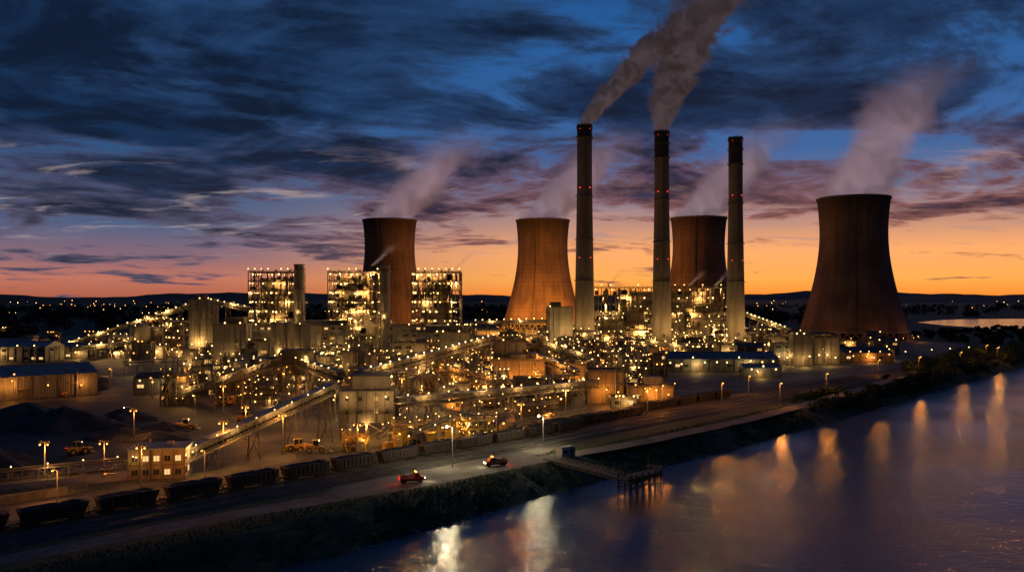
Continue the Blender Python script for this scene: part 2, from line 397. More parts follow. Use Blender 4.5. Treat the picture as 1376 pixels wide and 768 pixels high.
# ------------------------------------------------------------ steel frame structures
def frame(name,x,y,w,d,h,nf,nbx,nby,rot=0,core=clad,fm=None,cf=.62,pb=.6,el=2500,nl=8,kind='warm',br=.3,top=True,seed=1,dbl=False):
    r=random.Random(seed); b=B(); fm=fm or steel; cw=.55 if h>25 else .3
    nl0=nl; nl=NLs(nl); el=el*1.25*nl0/(nl*1.6)
    gx=[-w/2+w*i/nbx for i in range(nbx+1)]; gy=[-d/2+d*i/nby for i in range(nby+1)]; gz=[h*i/nf for i in range(nf+1)]
    for a in gx:
        for c in gy:
            if a in (gx[0],gx[-1]) or c in (gy[0],gy[-1]): b.beam((a,c,0),(a,c,h),cw,fm)
    for z in gz[1:]:
        for a in gx: b.beam((a,gy[0],z),(a,gy[-1],z),cw*.8,fm)
        for c in gy: b.beam((gx[0],c,z),(gx[-1],c,z),cw*.8,fm)
        e=min(w,d)*.13
        for (cx,cy,ww,dd) in ((0,-d/2+e/2,w,e),(0,d/2-e/2,w,e),(-w/2+e/2,0,e,d-2*e),(w/2-e/2,0,e,d-2*e)):
            b.box(cx,cy,z+cw*.42,ww,dd,.12,fm)
        b.rail([(-w/2,-d/2),(w/2,-d/2),(w/2,d/2)],z+cw*.5,fm,post=w/nbx/2,w=.09)
        b.rail([(-w/2,-d/2),(-w/2,d/2)],z+cw*.5,fm,post=w/nbx/2,w=.09)
    for k in range(nf):
        for i in range(nbx):
            if r.random()<.42:
                a,c=(gx[i],gx[i+1]) if r.random()<.5 else (gx[i+1],gx[i]); b.beam((a,-d/2,gz[k]),(c,-d/2,gz[k+1]),cw*.5,fm)
        for i in range(nby):
            if r.random()<.4: b.beam((-w/2,gy[i],gz[k]),(-w/2,gy[i+1],gz[k+1]),cw*.5,fm); b.beam((w/2,gy[i],gz[k]),(w/2,gy[i+1],gz[k+1]),cw*.5,fm)
    if core:
        b.box(0,0,0,w*cf,d*cf,h*.93,core)
        for k in range(int(nf*1.5)):
            b.box(0,-.01,h*.93*(k+.5)/(nf*1.5),w*cf+.5,d*cf+.5,.4,fm)
        for k in range(nbx*2):
            xx=r.uniform(-w*.44,w*.44); r_=r.uniform(.25,.9); z0=r.choice(gz[:-1]); z1=min(h*.98,z0+r.uniform(.2,.7)*h)
            b.cyl((xx,-d*cf/2-r_-.3,z0),(xx,-d*cf/2-r_-.3,z1),r_,r_,r.choice([steel_l,clad,rust,steel]),8)
        for k in range(nf*2):
            z=r.uniform(.05,.95)*h; a=r.uniform(-w*.45,0); c=a+r.uniform(.2,.5)*w; rr=r.uniform(.2,.5)
            b.cyl((a,-d*cf/2-1.5,z),(c,-d*cf/2-1.5,z),rr,rr,r.choice([steel_l,steel,rust]),7)
        for k in range(nf*nbx//2):
            i=r.randrange(nbx); z=r.choice(gz[:-1]); q=w/nbx
            b.box(gx[i]+q/2,-d*.40,z+.8,q*r.uniform(.3,.75),d*.12,h/nf*r.uniform(.3,.7),r.choice([clad,concrete_d,dark,clad_t,rust]))
    for k in range(nf):
        a,c=(-w*.36,-w*.24) if k%2 else (-w*.24,-w*.36)
        b.beam((a,-d/2-.8,gz[k]),(c,-d/2-.8,gz[k+1]),.9,fm,.2)
    if top:
        for k in range(4):
            xx=r.uniform(-.4,.4)*w; b.cyl((xx,r.uniform(-.3,.3)*d,h),(xx,0,h+r.uniform(1,4)),.5,.5,steel_l,8)
        for a in gx:
            if r.random()<.7:
                b.beam((a,-d/2,h),(a,-d/2,h+2.2),.15,fm); b.bulb((a,-d/2,h+2.3),br*r.uniform(.7,1),kind)
    for z in gz[:-1]:
        zz=z+h/nf*.78
        for a in gx[:-1]:
            for q in range(2 if dbl else 1):
                if r.random()<pb: b.bulb((a+w/nbx*r.uniform(.1,.9),(-d/2+.3) if q==0 else -d*cf/2-.9,zz-r.uniform(0,.8)),br*r.choice([.5,.7,.9,1.35]),kind)
        for c in gy[:-1]:
            for sx in (-1,1):
                if r.random()<pb*.7: b.bulb((sx*(w/2-.3),c+d/nby*.5,zz),br*.9,kind)
    for k in range(nl):
        z=r.choice(gz[:-1])+h/nf*.72; side=r.random()
        if side<.84: b.light((r.uniform(-.47,.47)*w,-d*(cf/2+.5)/2-.5,z),kind,el*r.uniform(.5,1.5))
        else: b.light(((1 if side<.92 else -1)*w*(cf/2+.5)/2,r.uniform(-.45,.45)*d,z),kind,el)
    return b.build(name,(x,y,0),rot)
for i,(l,r_) in enumerate(((333,395),(440,507),(553,617))):
    x,y,w,h=fpd(l,r_,620,365)
    frame('boiler_house',x,y+17,w,32,h,9,7,5,0,core=clad_t,pb=.7,el=4400,nl=26,br=.42,seed=i+3,cf=.6,dbl=True)

# ------------------------------------------------------------ buildings
FOOT=[]
def building(x,y,w,d,h,rot=0,wall=None,roof='flat',lit=.3,name='industrial_building',el=2500,nl=1,kind='warm',seed=None,doors=True,floors=None,bulbs=2,roofmat=None,win=True):
    nl0=nl; nl=NLs(nl); el=el*.75*(nl0/max(1,nl))
    r=random.Random(seed if seed is not None else int(abs(x*13+y*7))); wall=wall or r.choice([concrete,clad,clad_t,clad_b,clad]); b=B()
    FOOT.append((x,y,max(w,d)*.55)); roofmat=roofmat or roofm
    b.box(0,0,0,w,d,h,wall); b.box(0,0,0,w+.3,d+.3,.7,concrete_d)
    if roof=='flat':
        b.box(0,-d/2,h-.35,w+.5,.5,1.1,steel); b.box(0,d/2,h-.35,w+.5,.5,1.1,steel)
        for s_ in (-1,1): b.box(s_*w/2,0,h-.35,.5,d-.5,1.1,steel)
        b.box(0,0,h+.02,w-.5,d-.5,.1,roofmat)
        for k in range(max(2,int(w*d/60))):
            a=r.uniform(-.38,.38)*w; c=r.uniform(-.38,.38)*d; q=r.uniform(.6,1.6)
            if r.random()<.5: b.box(a,c,h+.1,q*1.6,q,q*.8,steel_l)
            else: b.cyl((a,c,h),(a,c,h+q*1.3),q*.3,q*.3,steel_l,8); b.cyl((a,c,h+q*1.3),(a,c,h+q*1.5),q*.5,.1,steel_l,8)
        if w>9: b.rail([(-w/2,-d/2),(w/2,-d/2)],h+.7,steel,w=.07)
        if w>14 and r.random()<.7:
            q=r.uniform(.25,.5)*w; b.box(r.uniform(-.2,.2)*w,d*.1,h,q,d*.5,r.uniform(2,4.5),r.choice([clad,clad_t,concrete]))
    else:
        rh=min(d*.18,3.5)
        pts=[(-d/2-.4,h-.05),(d/2+.4,h-.05),(0,h+rh)]
        vs=[(sx*(w/2+.4),a,c) for sx in (-1,1) for a,c in pts]
        b.add(vs,[(0,1,2),(5,4,3),(0,2,5,3),(1,4,5,2),(0,3,4,1)],roofmat)
        for k in range(int(w/7)):
            b.box(-w/2+3.5+k*7,-d*.25,h+rh*.5,1.2,d*.2,.12,steel_l)
        b.beam((-w/2,0,h+rh+.1),(w/2,0,h+rh+.1),.7,steel,.4)
    n=max(2,int(w/5))
    for i in range(n+1):
        b.box(-w/2+w*i/n,-d/2-.08,0,.3,.35,h-.4,steel if wall is not concrete else concrete_d)
    m=max(2,int(d/5))
    for i in range(m+1):
        for s_ in (-1,1): b.box(s_*(w/2+.08),-d/2+d*i/m,0,.35,.3,h-.4,steel if wall is not concrete else concrete_d)
    fl=floors or max(1,int(h/4.2)); fh=h/fl
    for k in range(fl):
        if win:
          for i in range(n):
            if r.random()<.5:
                xx=-w/2+w*(i+.5)/n; ww=w/n*.5; wh=min(1.5,fh*.4); mt=(winE if r.random()<.5 else winO) if r.random()<lit else glass
                b.box(xx,-d/2-.02,k*fh+fh*.42,ww,.12,wh,mt); b.box(xx,-d/2-.1,k*fh+fh*.42-.15,ww+.3,.25,.12,steel)
                b.box(xx,-d/2-.06,k*fh+fh*.42,.1,.14,wh,steel)
          for s_ in (-1,1):
            for i in range(m):
                if r.random()<.35:
                    b.box(s_*(w/2+.02),-d/2+d*(i+.5)/m,k*fh+fh*.42,.12,d/m*.45,min(1.5,fh*.4),winO if r.random()<lit else glass)
        if k and h>12: b.box(0,0,k*fh-.12,w+.14,d+.14,.18,steel)
    if doors:
        q=min(4,w*.3); xx=r.uniform(-.25,.25)*w; b.box(xx,-d/2-.12,.02,q,.12,min(4.5,h*.55),steel); b.box(xx,-d/2-.3,min(4.5,h*.55),q+.5,.7,.3,steel)
    if h>8:
        xx=r.uniform(-.42,.42)*w; b.cyl((xx,-d/2-.6,0),(xx,-d/2-.6,h+1),.3,.3,steel_l,8)
        b.cyl((xx,-d/2-.6,h*.6),(xx+r.uniform(-.3,.3)*w,-d/2-.6,h*.6),.25,.25,steel_l,8)
    for i in range(bulbs):
        xx=-w/2+w*(i+.5)/bulbs+r.uniform(-.5,.5); zz=min(h*.85,r.uniform(4.5,7.5)) if r.random()<.6 else h+.9
        b.beam((xx,-d/2,zz),(xx,-d/2-1.2,zz+.3),.12,steel); b.bulb((xx,-d/2-1.4,zz+.2),.3*(1 if y<450 else 1.3),kind)
    for i in range(nl):
        b.light((-w/2+w*(i+.5)/nl+r.uniform(-.1,.1)*w,-d/2-max(3,min(5,h*.3)),min(h*.6,r.uniform(4,8))),kind,el)
    return b.build(name,(x,y,0),rot)
def bf(l,r_,base,top,d=None,dep=.7,**k):
    x,y,w,h=fp(l,r_,base,top) if d is None else fpd(l,r_,d,top)
    dd=w*dep; return building(x,y+dd/2,w,dd,h,**k)
building(-118,596,178,18,24,wall=clad,name='turbine_hall',bulbs=26,nl=9,el=5000,lit=.5,seed=11)
building(-105,560,46,22,19,wall=concrete,bulbs=6,nl=3,el=3000)
building(-52,552,50,26,21,wall=clad,bulbs=8,nl=3,el=3000)
building(-172,562,38,20,17,wall=clad_t,bulbs=6,nl=3,el=3000)
building(138,770,132,40,30,wall=clad,name='turbine_hall',bulbs=22,nl=6,el=5000,lit=.5,seed=21)
frame('boiler_house',138,748,132,28,53,7,16,3,core=clad_t,pb=.5,el=6300,nl=24,br=.46,seed=31,cf=.6)
for i,(l,r_,d,t) in enumerate(((800,836,700,424),(868,915,690,418),(925,975,705,428),(850,880,640,452),(905,950,650,450),(950,975,640,440))):
    x,y,w,h=fpd(l,r_,d,t); frame('process_structure',x,y,w,16,h,5,4,2,core=clad_t,pb=.6,el=3500,nl=5,br=.38,seed=40+i); FOOT.append((x,y,w*.6))
bf(735,770,0,413,d=640,wall=clad,name='precipitator_building',bulbs=4,nl=2,win=False)
bf(1066,1092,492,450,wall=clad,bulbs=3,nl=1,win=False); bf(1094,1128,490,453,wall=concrete,bulbs=3,nl=1,win=False)
bf(1135,1200,487,474,wall=clad_t,roof='pitch',bulbs=5,nl=1,kind='orange'); bf(1040,1064,490,462,wall=clad_b,bulbs=2)
bf(1010,1062,478,452,wall=clad,bulbs=4,nl=2,win=False)
bf(893,1046,500,482,wall=clad_b,roof='pitch',roofmat=clad_b,bulbs=10,nl=3,dep=.35,name='workshop_shed',el=1800)
bf(1000,1050,507,494,wall=clad_b,roof='pitch',roofmat=roofl,bulbs=3,nl=1,dep=.5,name='workshop_shed',el=1500)
bf(253,286,471,402,wall=concrete,name='coal_bunker_tower',bulbs=3,nl=2,el=5500,win=False)
bf(287,330,500,436,wall=clad,bulbs=4,nl=2,el=3600,win=False); bf(331,362,499,458,wall=concrete,bulbs=3,nl=2)
bf(527,586,505,462,wall=concrete,bulbs=6,nl=3,el=3400,lit=.2); bf(590,632,500,447,wall=clad,bulbs=4,nl=3,el=3000,win=False)
bf(663,732,527,484,wall=clad_t,name='crusher_house',bulbs=4,nl=3,el=2200,kind='orange',win=False)
x,y,w,h=fp(664,708,524,460); building(x,y+10,w,10,h,wall=clad,name='crusher_house',bulbs=2,nl=1,win=False)
bf(790,838,543,499,wall=clad_t,bulbs=3,nl=2,kind='orange',el=1100,win=False); bf(845,905,546,520,wall=clad_t,bulbs=4,nl=2,kind='orange',el=750,lit=.3)
bf(740,788,520,490,wall=clad_t,bulbs=4,nl=2,kind='orange',el=2000,win=False)
bf(600,690,581,566,wall=clad_t,roof='pitch',roofmat=clad_t,bulbs=4,nl=2,kind='orange',el=900,dep=.4,name='workshop_shed')
bf(-60,60,487,466,wall=clad,roof='pitch',roofmat=roofl,bulbs=5,nl=2,dep=.4,name='warehouse'); bf(75,130,482,466,wall=clad,roof='pitch',roofmat=roofl,bulbs=3,nl=1,dep=.5,name='warehouse')
bf(-10,40,478,458,wall=clad,roof='pitch',roofmat=roofl,bulbs=3,dep=.4,name='warehouse')
bf(180,250,530,508,wall=clad_b,roof='pitch',roofmat=roofm,bulbs=4,nl=1,dep=.5,name='workshop_shed',el=1200)
building(-230,362,78,34,10.5,rot=math.radians(38),wall=clad,roof='pitch',roofmat=roofl,bulbs=6,nl=5,el=800,kind='orange',name='warehouse',lit=.05,win=False)

def hut():
    b=B(); w,d,h=13,9,7.6
    b.box(0,0,0,w,d,h,clad_t); b.box(0,0,h+.02,w+.8,d+.8,.35,roofl); b.box(0,0,0,w+.3,d+.3,.6,concrete_d)
    for z in (1.5,4.8):
        for i in range(5):
            x=-w/2+1.5+i*2.5
            b.box(x,-d/2-.02,z,1.3,.12,1.3,winE if (i,int(z)) in ((1,4),(2,4),(4,4),(3,1)) else glass); b.box(x,-d/2-.08,z-.15,1.5,.24,.12,steel_l); b.box(x,-d/2-.07,z,.08,.12,1.3,steel_l)
        for i in range(3): b.box(w/2+.02,-d/2+1.8+i*2.6,z,.12,1.2,1.3,winE if i==1 else glass)
    b.box(w/2+.03,1.5,.05,.12,1.2,2.3,steel); b.box(0,-d/2-.05,3.85,w+.1,.16,.2,steel)
    b.bulb((-5,-d/2-1.6,6.4),.14,'warm',120); b.beam((-5,-d/2,6.3),(-5,-d/2-1.5,6.6),.08,steel)
    b.light((2,-d/2-6,7),'orange',380)
    b.bulb((w/2+1,0,6),.14,'warm',140); b.box(2,1,h+.37,1.6,1.2,.8,steel_l); b.cyl((-3,2,h),(-3,2,h+1.6),.2,.2,steel_l)
    for i in range(6): b.box(-w/2+i*w/5,-d/2-.04,.6,.16,.2,h-.7,concrete_d)
    x,y=g(207,645); b.build('site_office',(x,y+4,0),math.radians(10)); FOOT.append((x,y+4,9))
hut()

def transfer():
    b=B(); w,d=17,14
    for a in (-8,0,8):
        for c in (-6.5,0,6.5): b.beam((a,c,0),(a,c,5),.7,steel)
    for a,c in ((-8,0),(0,8)): b.beam((a,-6.6,0),(c,-6.6,5),.3,steel); b.beam((c,-6.6,0),(a,-6.6,5),.3,steel)
    b.box(0,0,5,w,d,10,concrete); b.box(1.5,0,15,w-5,d-2,4.6,clad); b.box(0,0,14.9,w+.5,d+.5,.4,roofm); b.box(1.5,0,19.6,w-4.4,d-1.4,.4,roofm)
    for i in range(7): b.box(-w/2+i*w/6,-d/2-.06,5,.25,.3,9.8,concrete_d)
    for z in (8,12):
        for x in (-6,-2,3,6.5): b.box(x,-d/2-.02,z,1.3,.12,1.3,winO if x==3 else glass)
    b.box(w/2+.02,0,7,.14,3,3.5,steel); b.rail([(-w/2,-d/2),(w/2,-d/2),(w/2,d/2)],15.3,steel)
    b.box(0,-d/2-1,8.9,w,2,.15,steel); b.rail([(-w/2,-d/2-2),(w/2,-d/2-2)],9.05,steel)
    for x in (-7,7): b.beam((x,-d/2-1.9,0),(x,-d/2-1.9,8.9),.25,steel)
    for k in range(2): b.beam((w/2+1,-6+k*2,k*4.5),(w/2+1,-1+k*2,k*4.5+4.5),.9,steel,.15)
    for p,e in (((-6,-9.8,13.6),260),((6,-9.8,13.6),260),((0,-8.4,4.6),800),((10.5,3,11),700),((-10.5,-3,12),300)): b.bulb(p,.18,'warm',e)
    b.bulb((5,-5,4.2),.22,'orange',800); b.bulb((-5,0,4.2),.2,'orange',700)
    b.light((4,-14,12),'warm',1100)
    b.build('transfer_tower',(-47,266,0),math.radians(8)); FOOT.append((-47,266,13))
transfer()

def conveyor(p,q,w=3.2,h=2.8,sp=16,bulb=7,lights=3,el=900,open_=False,kind='warm',br=.2,cover=None):
    p=Vector(p); q=Vector(q); b=B(); d=q-p; L=d.length; u=d.normalized(); sd=Vector((-u.y,u.x,0)).normalized()
    n0=lights; lights=NLs(lights); el=el*.9*n0/max(1,lights)
    up=sd.cross(u)*-1; up = up if up.z>0 else -up
    cover=cover or clad
    def at(t,a,c): return p+u*t+sd*a+up*c
    for a in (-w/2,w/2):
        for c in (0,h): b.beam(at(0,a,c),at(L,a,c),.28,steel)
        n=max(2,int(L/3))
        for i in range(n):
            b.beam(at(L*i/n,a,0),at(L*i/n,a,h),.14,steel)
            b.beam(at(L*i/n,a,0 if i%2 else h),at(L*(i+1)/n,a,h if i%2 else 0),.12,steel)
    b.beam(at(0,0,.25),at(L,0,.25),w-.2,steel,.12)
    b.beam(at(0,0,.62),at(L,0,.62),w*.42,coalm,.25)
    if not open_:
        b.beam(at(0,0,h+.18),at(L,0,h+.18),w+.5,roofl,.14)
        for i in range(int(L/6)): b.beam(at(i*6+3,-w/2-.2,h+.3),at(i*6+3,w/2+.2,h+.3),.25,steel,.14)
        b.beam(at(0,w/2-.18,h*.66),at(L,w/2-.18,h*.66),.06,cover,h*.55)
        b.beam(at(0,-w/2+.18,h*.72),at(L,-w/2+.18,h*.72),.06,cover,h*.42)
    for s_ in (-1,1):
        b.beam(at(0,s_*(w/2+.6),.1),at(L,s_*(w/2+.6),.1),1.,steel_l,.08)
        for c in (.6,1.15): b.beam(at(0,s_*(w/2+1.1),c),at(L,s_*(w/2+1.1),c),.07,steel_l)
        n=int(L/2.5)
        for i in range(n+1): b.beam(at(L*i/max(1,n),s_*(w/2+1.1),0),at(L*i/max(1,n),s_*(w/2+1.1),1.15),.07,steel_l)
    n=int(L/sp)
    for i in range(1,n+1):
        c=at(L*(i-.3)/max(1,n),0,0)
        if c.z<2.5: continue
        for s_ in (-1,1):
            f0=c+sd*s_*(w/2+min(2.5,c.z*.1)); f0.z=0; b.beam(f0,c+sd*s_*w/2,.35,steel)
        k=max(1,int(c.z/6))
        for j in range(k):
            z0=c.z*j/k; z1=c.z*(j+1)/k; e=w/2+.6
            A=Vector((c.x,c.y,z0)); C=Vector((c.x,c.y,z1)); b.beam(A+sd*e,C-sd*e*.9,.16,steel); b.beam(A-sd*e,C+sd*e*.9,.16,steel)
            b.beam(C-sd*e,C+sd*e,.2,steel)
    n=max(1,int(L/bulb)); s_=-1 if (at(0,1,0).y>at(0,-1,0).y) else 1
    li=set(int((k+.5)*n/lights) for k in range(lights)) if lights else set()
    for i in range(n+1):
        c=at(L*(i+.3)/(n+.6),s_*(w/2+1.9),0); b.beam(c,c+Vector((0,0,4.)),.1,steel)
        b.bulb(tuple(c+Vector((0,0,4.1))),br,kind,el if i in li else 0)
    b.build('conveyor_gallery')
conveyor((-84,207,3),(-56,258,15),lights=8,el=420,bulb=7,br=.15,sp=13)
conveyor((-94,200,2.6),(-150,172,1.6),lights=3,el=350,open_=True,br=.14)
conveyor((-38,267,9),(34,330,8.3),lights=6,el=900,bulb=8)
conveyor((-51,272,17.5),(-9,392,23.5),lights=7,el=1400,bulb=7,br=.26,cover=clad_t)
conveyor((-141,342,1.5),(-83,302,20),lights=5,el=800,bulb=9)
conveyor((-76,298,19),(-56,268,17.5),lights=2,el=600)
conveyor(w3(80,470,650),w3(256,414,650),lights=6,el=3500,bulb=8,br=.4,w=4.5,h=3.5,sp=24)
conveyor(w3(286,408,655),w3(345,420,640),lights=2,el=2500,bulb=7,br=.38,w=4.5,h=3.5)
conveyor(w3(95,472,560),w3(182,462,600),lights=2,el=3000,bulb=8,br=.36)
conveyor(w3(410,512,440),w3(560,480,430),lights=5,el=2200,bulb=7,br=.32)
conveyor(w3(560,490,420),w3(664,466,400),lights=4,el=1600,bulb=6,br=.3,kind='orange')
conveyor(w3(725,466,400),w3(800,488,430),lights=3,el=1800,bulb=7,br=.3)
conveyor(w3(712,480,395),w3(776,505,370),lights=3,el=1400,bulb=7,kind='orange')
conveyor(w3(860,460,560),w3(940,474,560),lights=3,el=2500,bulb=7,br=.36)
conveyor(w3(985,460,600),w3(1045,474,590),lights=2,el=2500,bulb=7,br=.36)
conveyor(w3(640,436,700),w3(735,434,650),lights=3,el=3000,bulb=8,br=.4)
conveyor(w3(1003,424,720),w3(1062,446,640),lights=3,el=2500,bulb=8,br=.4)
conveyor(w3(600,500,380),w3(690,520,345),lights=3,el=1500,bulb=6,kind='orange')

frame('lattice_tower',-79,302,7,7,20,6,1,1,core=None,pb=.4,el=600,nl=3,br=.2,seed=77)
b=B(); b.box(0,0,17,10,8,5,dark); b.box(0,0,22,11,9,.3,roofm); b.cyl((0,0,12),(0,0,17),1.2,3.4,steel,12); b.cyl((0,0,3),(0,0,12),1.1,1.1,rust,12); b.bulb((4,-4.6,20),.2,'warm',500); b.build('transfer_head',(-79,302,3.2))

frame('coal_washing_plant',-28,251,17,9,6.5,3,5,2,math.radians(12),core=dark,fm=yellow,pb=.5,el=420,nl=9,br=.15,seed=90,cf=.5,kind='warm')
frame('coal_washing_plant',-12,264,12,8,5.5,2,4,2,math.radians(20),core=dark,fm=yellow,pb=.6,el=380,nl=6,br=.15,seed=91,cf=.5)
frame('coal_washing_plant',-46,241,7,5,4,2,3,2,0,core=yellow,fm=yellow,pb=.6,el=300,nl=3,br=.14,seed=92,cf=.5)
for p,e in (((-30,243,4),(-18,250,8)),((-22,257,9),(-12,263,6)),((-40,246,2),(-32,252,8)),((-8,262,2),(0,272,7)),((-24,240,1.5),(-33,249,6))):
    conveyor(p,e,w=1.2,h=1,sp=30,bulb=6,lights=0,br=.12,open_=True)
b=B()
for i in range(9):
    x=R.uniform(-14,16); y=R.uniform(-8,6)
    if i%3==0: b.cyl((x,y,2.5),(x,y,5.2),.5,1.6,yellow,10); [b.beam((x+a,y+c,0),(x+a*.8,y+c*.8,3.4),.2,yellow) for a in (-1.2,1.2) for c in (-1.2,1.2)]
    elif i%3==1: b.cyl((x,y,0),(x,y,R.uniform(3,5)),1.3,1.3,yellow,14)
    else: b.box(x,y,.4,R.uniform(2,4),1.8,R.uniform(1.4,2.4),yellow,R.uniform(0,1)); b.cyl((x,y,1.5),(x,y,3.8),.15,.15,dark,6)
b.bulb((0,-6,7.5),.16,'warm',600); b.bulb((10,-6,7.5),.16,'warm',600); b.build('screening_hoppers',(-24,245,0),math.radians(15))
for q in ((-30,252,13),(-12,262,10),(-44,245,6)): FOOT.append(q)

def tank(x,y,r,h,name='storage_tank',mat=None,dome=True,leg=0,kind='warm',el=0):
    mat=mat or steel_l; b=B(); z=leg
    if leg:
        for i in range(6):
            a=i*math.pi/3; b.beam((r*.9*math.cos(a),r*.9*math.sin(a),0),(r*.9*math.cos(a),r*.9*math.sin(a),leg+.5),.4,steel)
        b.lathe(0,0,[(.5,leg*.35),(r,leg)],mat,24)
    prof=[(r,z),(r,z+h)]+([(r*.92,z+h+r*.16),(r*.6,z+h+r*.3),(.05,z+h+r*.38)] if dome else [(r-.3,z+h),(r-.3,z+h-.6),(.05,z+h-.5)])
    b.lathe(0,0,prof,mat,28,False)
    for k in range(1,int(h/3)+1): b.lathe(0,0,[(r,z+k*3-.12),(r+.12,z+k*3-.12),(r+.12,z+k*3),(r,z+k*3)],mat,28,False)
    b.box(0,-r-.2,0,.7,.3,z+h+1,steel)
    n=14; b.rail([((r+.1)*math.cos(2*math.pi*i/n),(r+.1)*math.sin(2*math.pi*i/n)) for i in range(n+1)],z+h,steel,post=9,w=.08)
    b.cyl((r+.5,-1,0),(r+.5,-1,z+h),.25,.25,steel_l,8)
    b.bulb((0,-r-.3,z+h+1.6),.26,kind)
    if el: b.light((-r*.6,-r-5,min(z+h,9)),kind,el*.8)
    b.build(name,(x,y,0)); FOOT.append((x,y,r+2))
for px,d,r_,h in ((373,540,4.6,27),(387,545,4.6,27),(406,530,5.5,26),(188,610,7,22),(205,620,7,20),(160,640,8,12)):
    x,y,_=w3(px,0,d); tank(x,y,r_,h-4,'silo',concrete,leg=4,el=2200)
for px,base,r_,h in ((575,528,8,6),(548,520,5,8),(345,512,5,11),(322,515,5,11),(365,515,5,9),(630,512,4,9),(470,515,3.6,16),(484,513,3.6,18),(498,515,3.,14),(840,500,5,9),(858,498,5,9),(1020,497,4,7),(690,498,5,10),(760,480,6,14),(120,520,5,5),(135,522,4,5),(425,522,4,10),(440,508,4,12)):
    x,y=g(px,base); tank(x,y,r_,h,mat=R.choice([steel_l,clad,concrete,concrete]),el=R.choice([0,1200,1200]))
for i,(l,r_,d,t) in enumerate(((470,512,505,425),(430,455,480,470),(618,640,540,440),(640,662,470,478),(700,735,480,450),(745,775,470,460),(225,250,620,432),(196,222,640,424),(150,175,600,452),(600,630,450,478),(770,800,560,445),(815,850,520,465),(1015,1035,620,440),(505,530,430,476),(300,325,440,480))):
    x,y,w,h=fpd(l,r_,d,t); frame('process_structure',x,y,w,w*.8,h,max(3,int(h/5)),3,2,core=R.choice([clad,clad_t,concrete_d,rust]),pb=.65,el=2200,nl=5,br=.32 if d>450 else .26,seed=120+i,kind='warm'); FOOT.append((x,y,w*.6))

def pipe_rack(p,q,h=6,kind='warm',n=5):
    p=Vector((*p,0)); q=Vector((*q,0)); L=(q-p).length; b=B(); k=int(L/7)
    for i in range(k+1):
        x=L*i/k
        for y in (-2,2): b.beam((x,y,0),(x,y,h+1.6),.3,steel)
        for z in (h,h+1.6): b.beam((x,-2.2,z),(x,2.2,z),.3,steel)
        if i%2==0: b.bulb((x,-3.4,h+3.4),.26,kind,1100 if i%6==0 else 0); b.beam((x,-2.2,h+1),(x,-3.4,h+3.2),.1,steel)
    for i in range(n):
        r_=R.uniform(.15,.42); b.cyl((0,-1.7+3.4*i/(n-1),h+.2+r_),(L,-1.7+3.4*i/(n-1),h+.2+r_),r_,r_,R.choice([steel_l,clad,rust]),8)
    for i in range(3): b.cyl((0,-1.2+i*1.2,h+2.1),(L,-1.2+i*1.2,h+2.1),.25,.25,R.choice([steel_l,rust]),8)
    a=math.atan2(q.y-p.y,q.x-p.x); b.build('pipe_rack',tuple(p),a)
for a,c,h in (((430,530),(640,520),6),((300,520),(430,512),7),((560,510),(700,505),7),((740,500),(880,492),8),((250,500),(340,492),7),((860,482),(1000,476),8),((680,545),(790,530),5),((170,505),(280,495),6),((560,545),(650,535),5)):
    pipe_rack(g(*a),g(*c),h)

def mast(x,y,h=16,kind='warm',el=4000,br=.3):
    b=B(); b.cyl((0,0,0),(0,0,h),.22,.12,steel_l,8); b.box(0,0,0,.8,.8,.4,concrete); b.box(0,0,h-.1,2.4,.3,.25,steel)
    for a in (-.9,0,.9): b.box(a,-.25,h+.1,.5,.5,.35,steel)
    b.bulb((-.9,-.4,h-.45),br,kind); b.bulb((.9,-.4,h-.45),br,kind,el,1.1)
    b.build('floodlight_mast',(x,y,0))
def street_lamp(x,y,h=9,kind='orange',el=1500,br=.25,rot=0):
    b=B(); b.cyl((0,0,0),(0,0,h),.14,.08,steel_l,8); b.cyl((0,0,0),(0,0,1.2),.22,.2,steel_l,8)
    b.cyl((0,0,h-.1),(0,-1.6,h+.5),.07,.06,steel_l,6); b.box(0,-1.9,h+.42,.4,1.,.18,steel)
    b.bulb((0,-1.95,h+.3),br,kind,el,.6); b.build('street_lamp',(x,y,0),rot)
street_lamp(*g(608,627),10.6,'white',3600,.36,-.8); street_lamp(*g(730,602),9.5,'white',3600,.36,-.8)
street_lamp(*g(77,677),7.4,'orange',1500,.22); street_lamp(*g(275,648),7.8,'orange',1100,.2); street_lamp(*g(262,560),8,'warm',700,.2)
for px,py,h in ((970,546,9.5),(890,548,9),(1048,546,9.5),(832,560,8),(1006,532,9),(1110,528,9),(1180,505,9),(1235,500,9),(1290,492,9),(1340,484,9),(1325,478,8)):
    street_lamp(*g(px,py),h,'orange',1700,.3)
for px,py in ((1215,486),(1250,483),(1275,481),(1300,479),(1165,490),(1145,493)): street_lamp(*g(px,py),7,'warm',0,.34)
for px,py in ((20,540),(85,532),(30,520),(110,515),(150,520),(205,535),(10,470),(130,470),(165,490),(240,480)): street_lamp(*g(px,py),9,'orange' if R.random()<.7 else 'warm',1100,.3)
for px,py in ((300,560),(405,580),(330,590),(180,590),(450,560),(640,550),(610,540),(700,580),(760,558),(720,530),(820,530),(870,560),(380,610),(480,612),(300,625),(660,520),(540,540),(590,520),(60,655),(190,664),(140,640)):
    mast(*g(px,py),R.uniform(8,12),'orange' if px<250 or R.random()<.7 else 'warm',R.uniform(1100,2000)*(1.2 if px>250 else .9),.2)

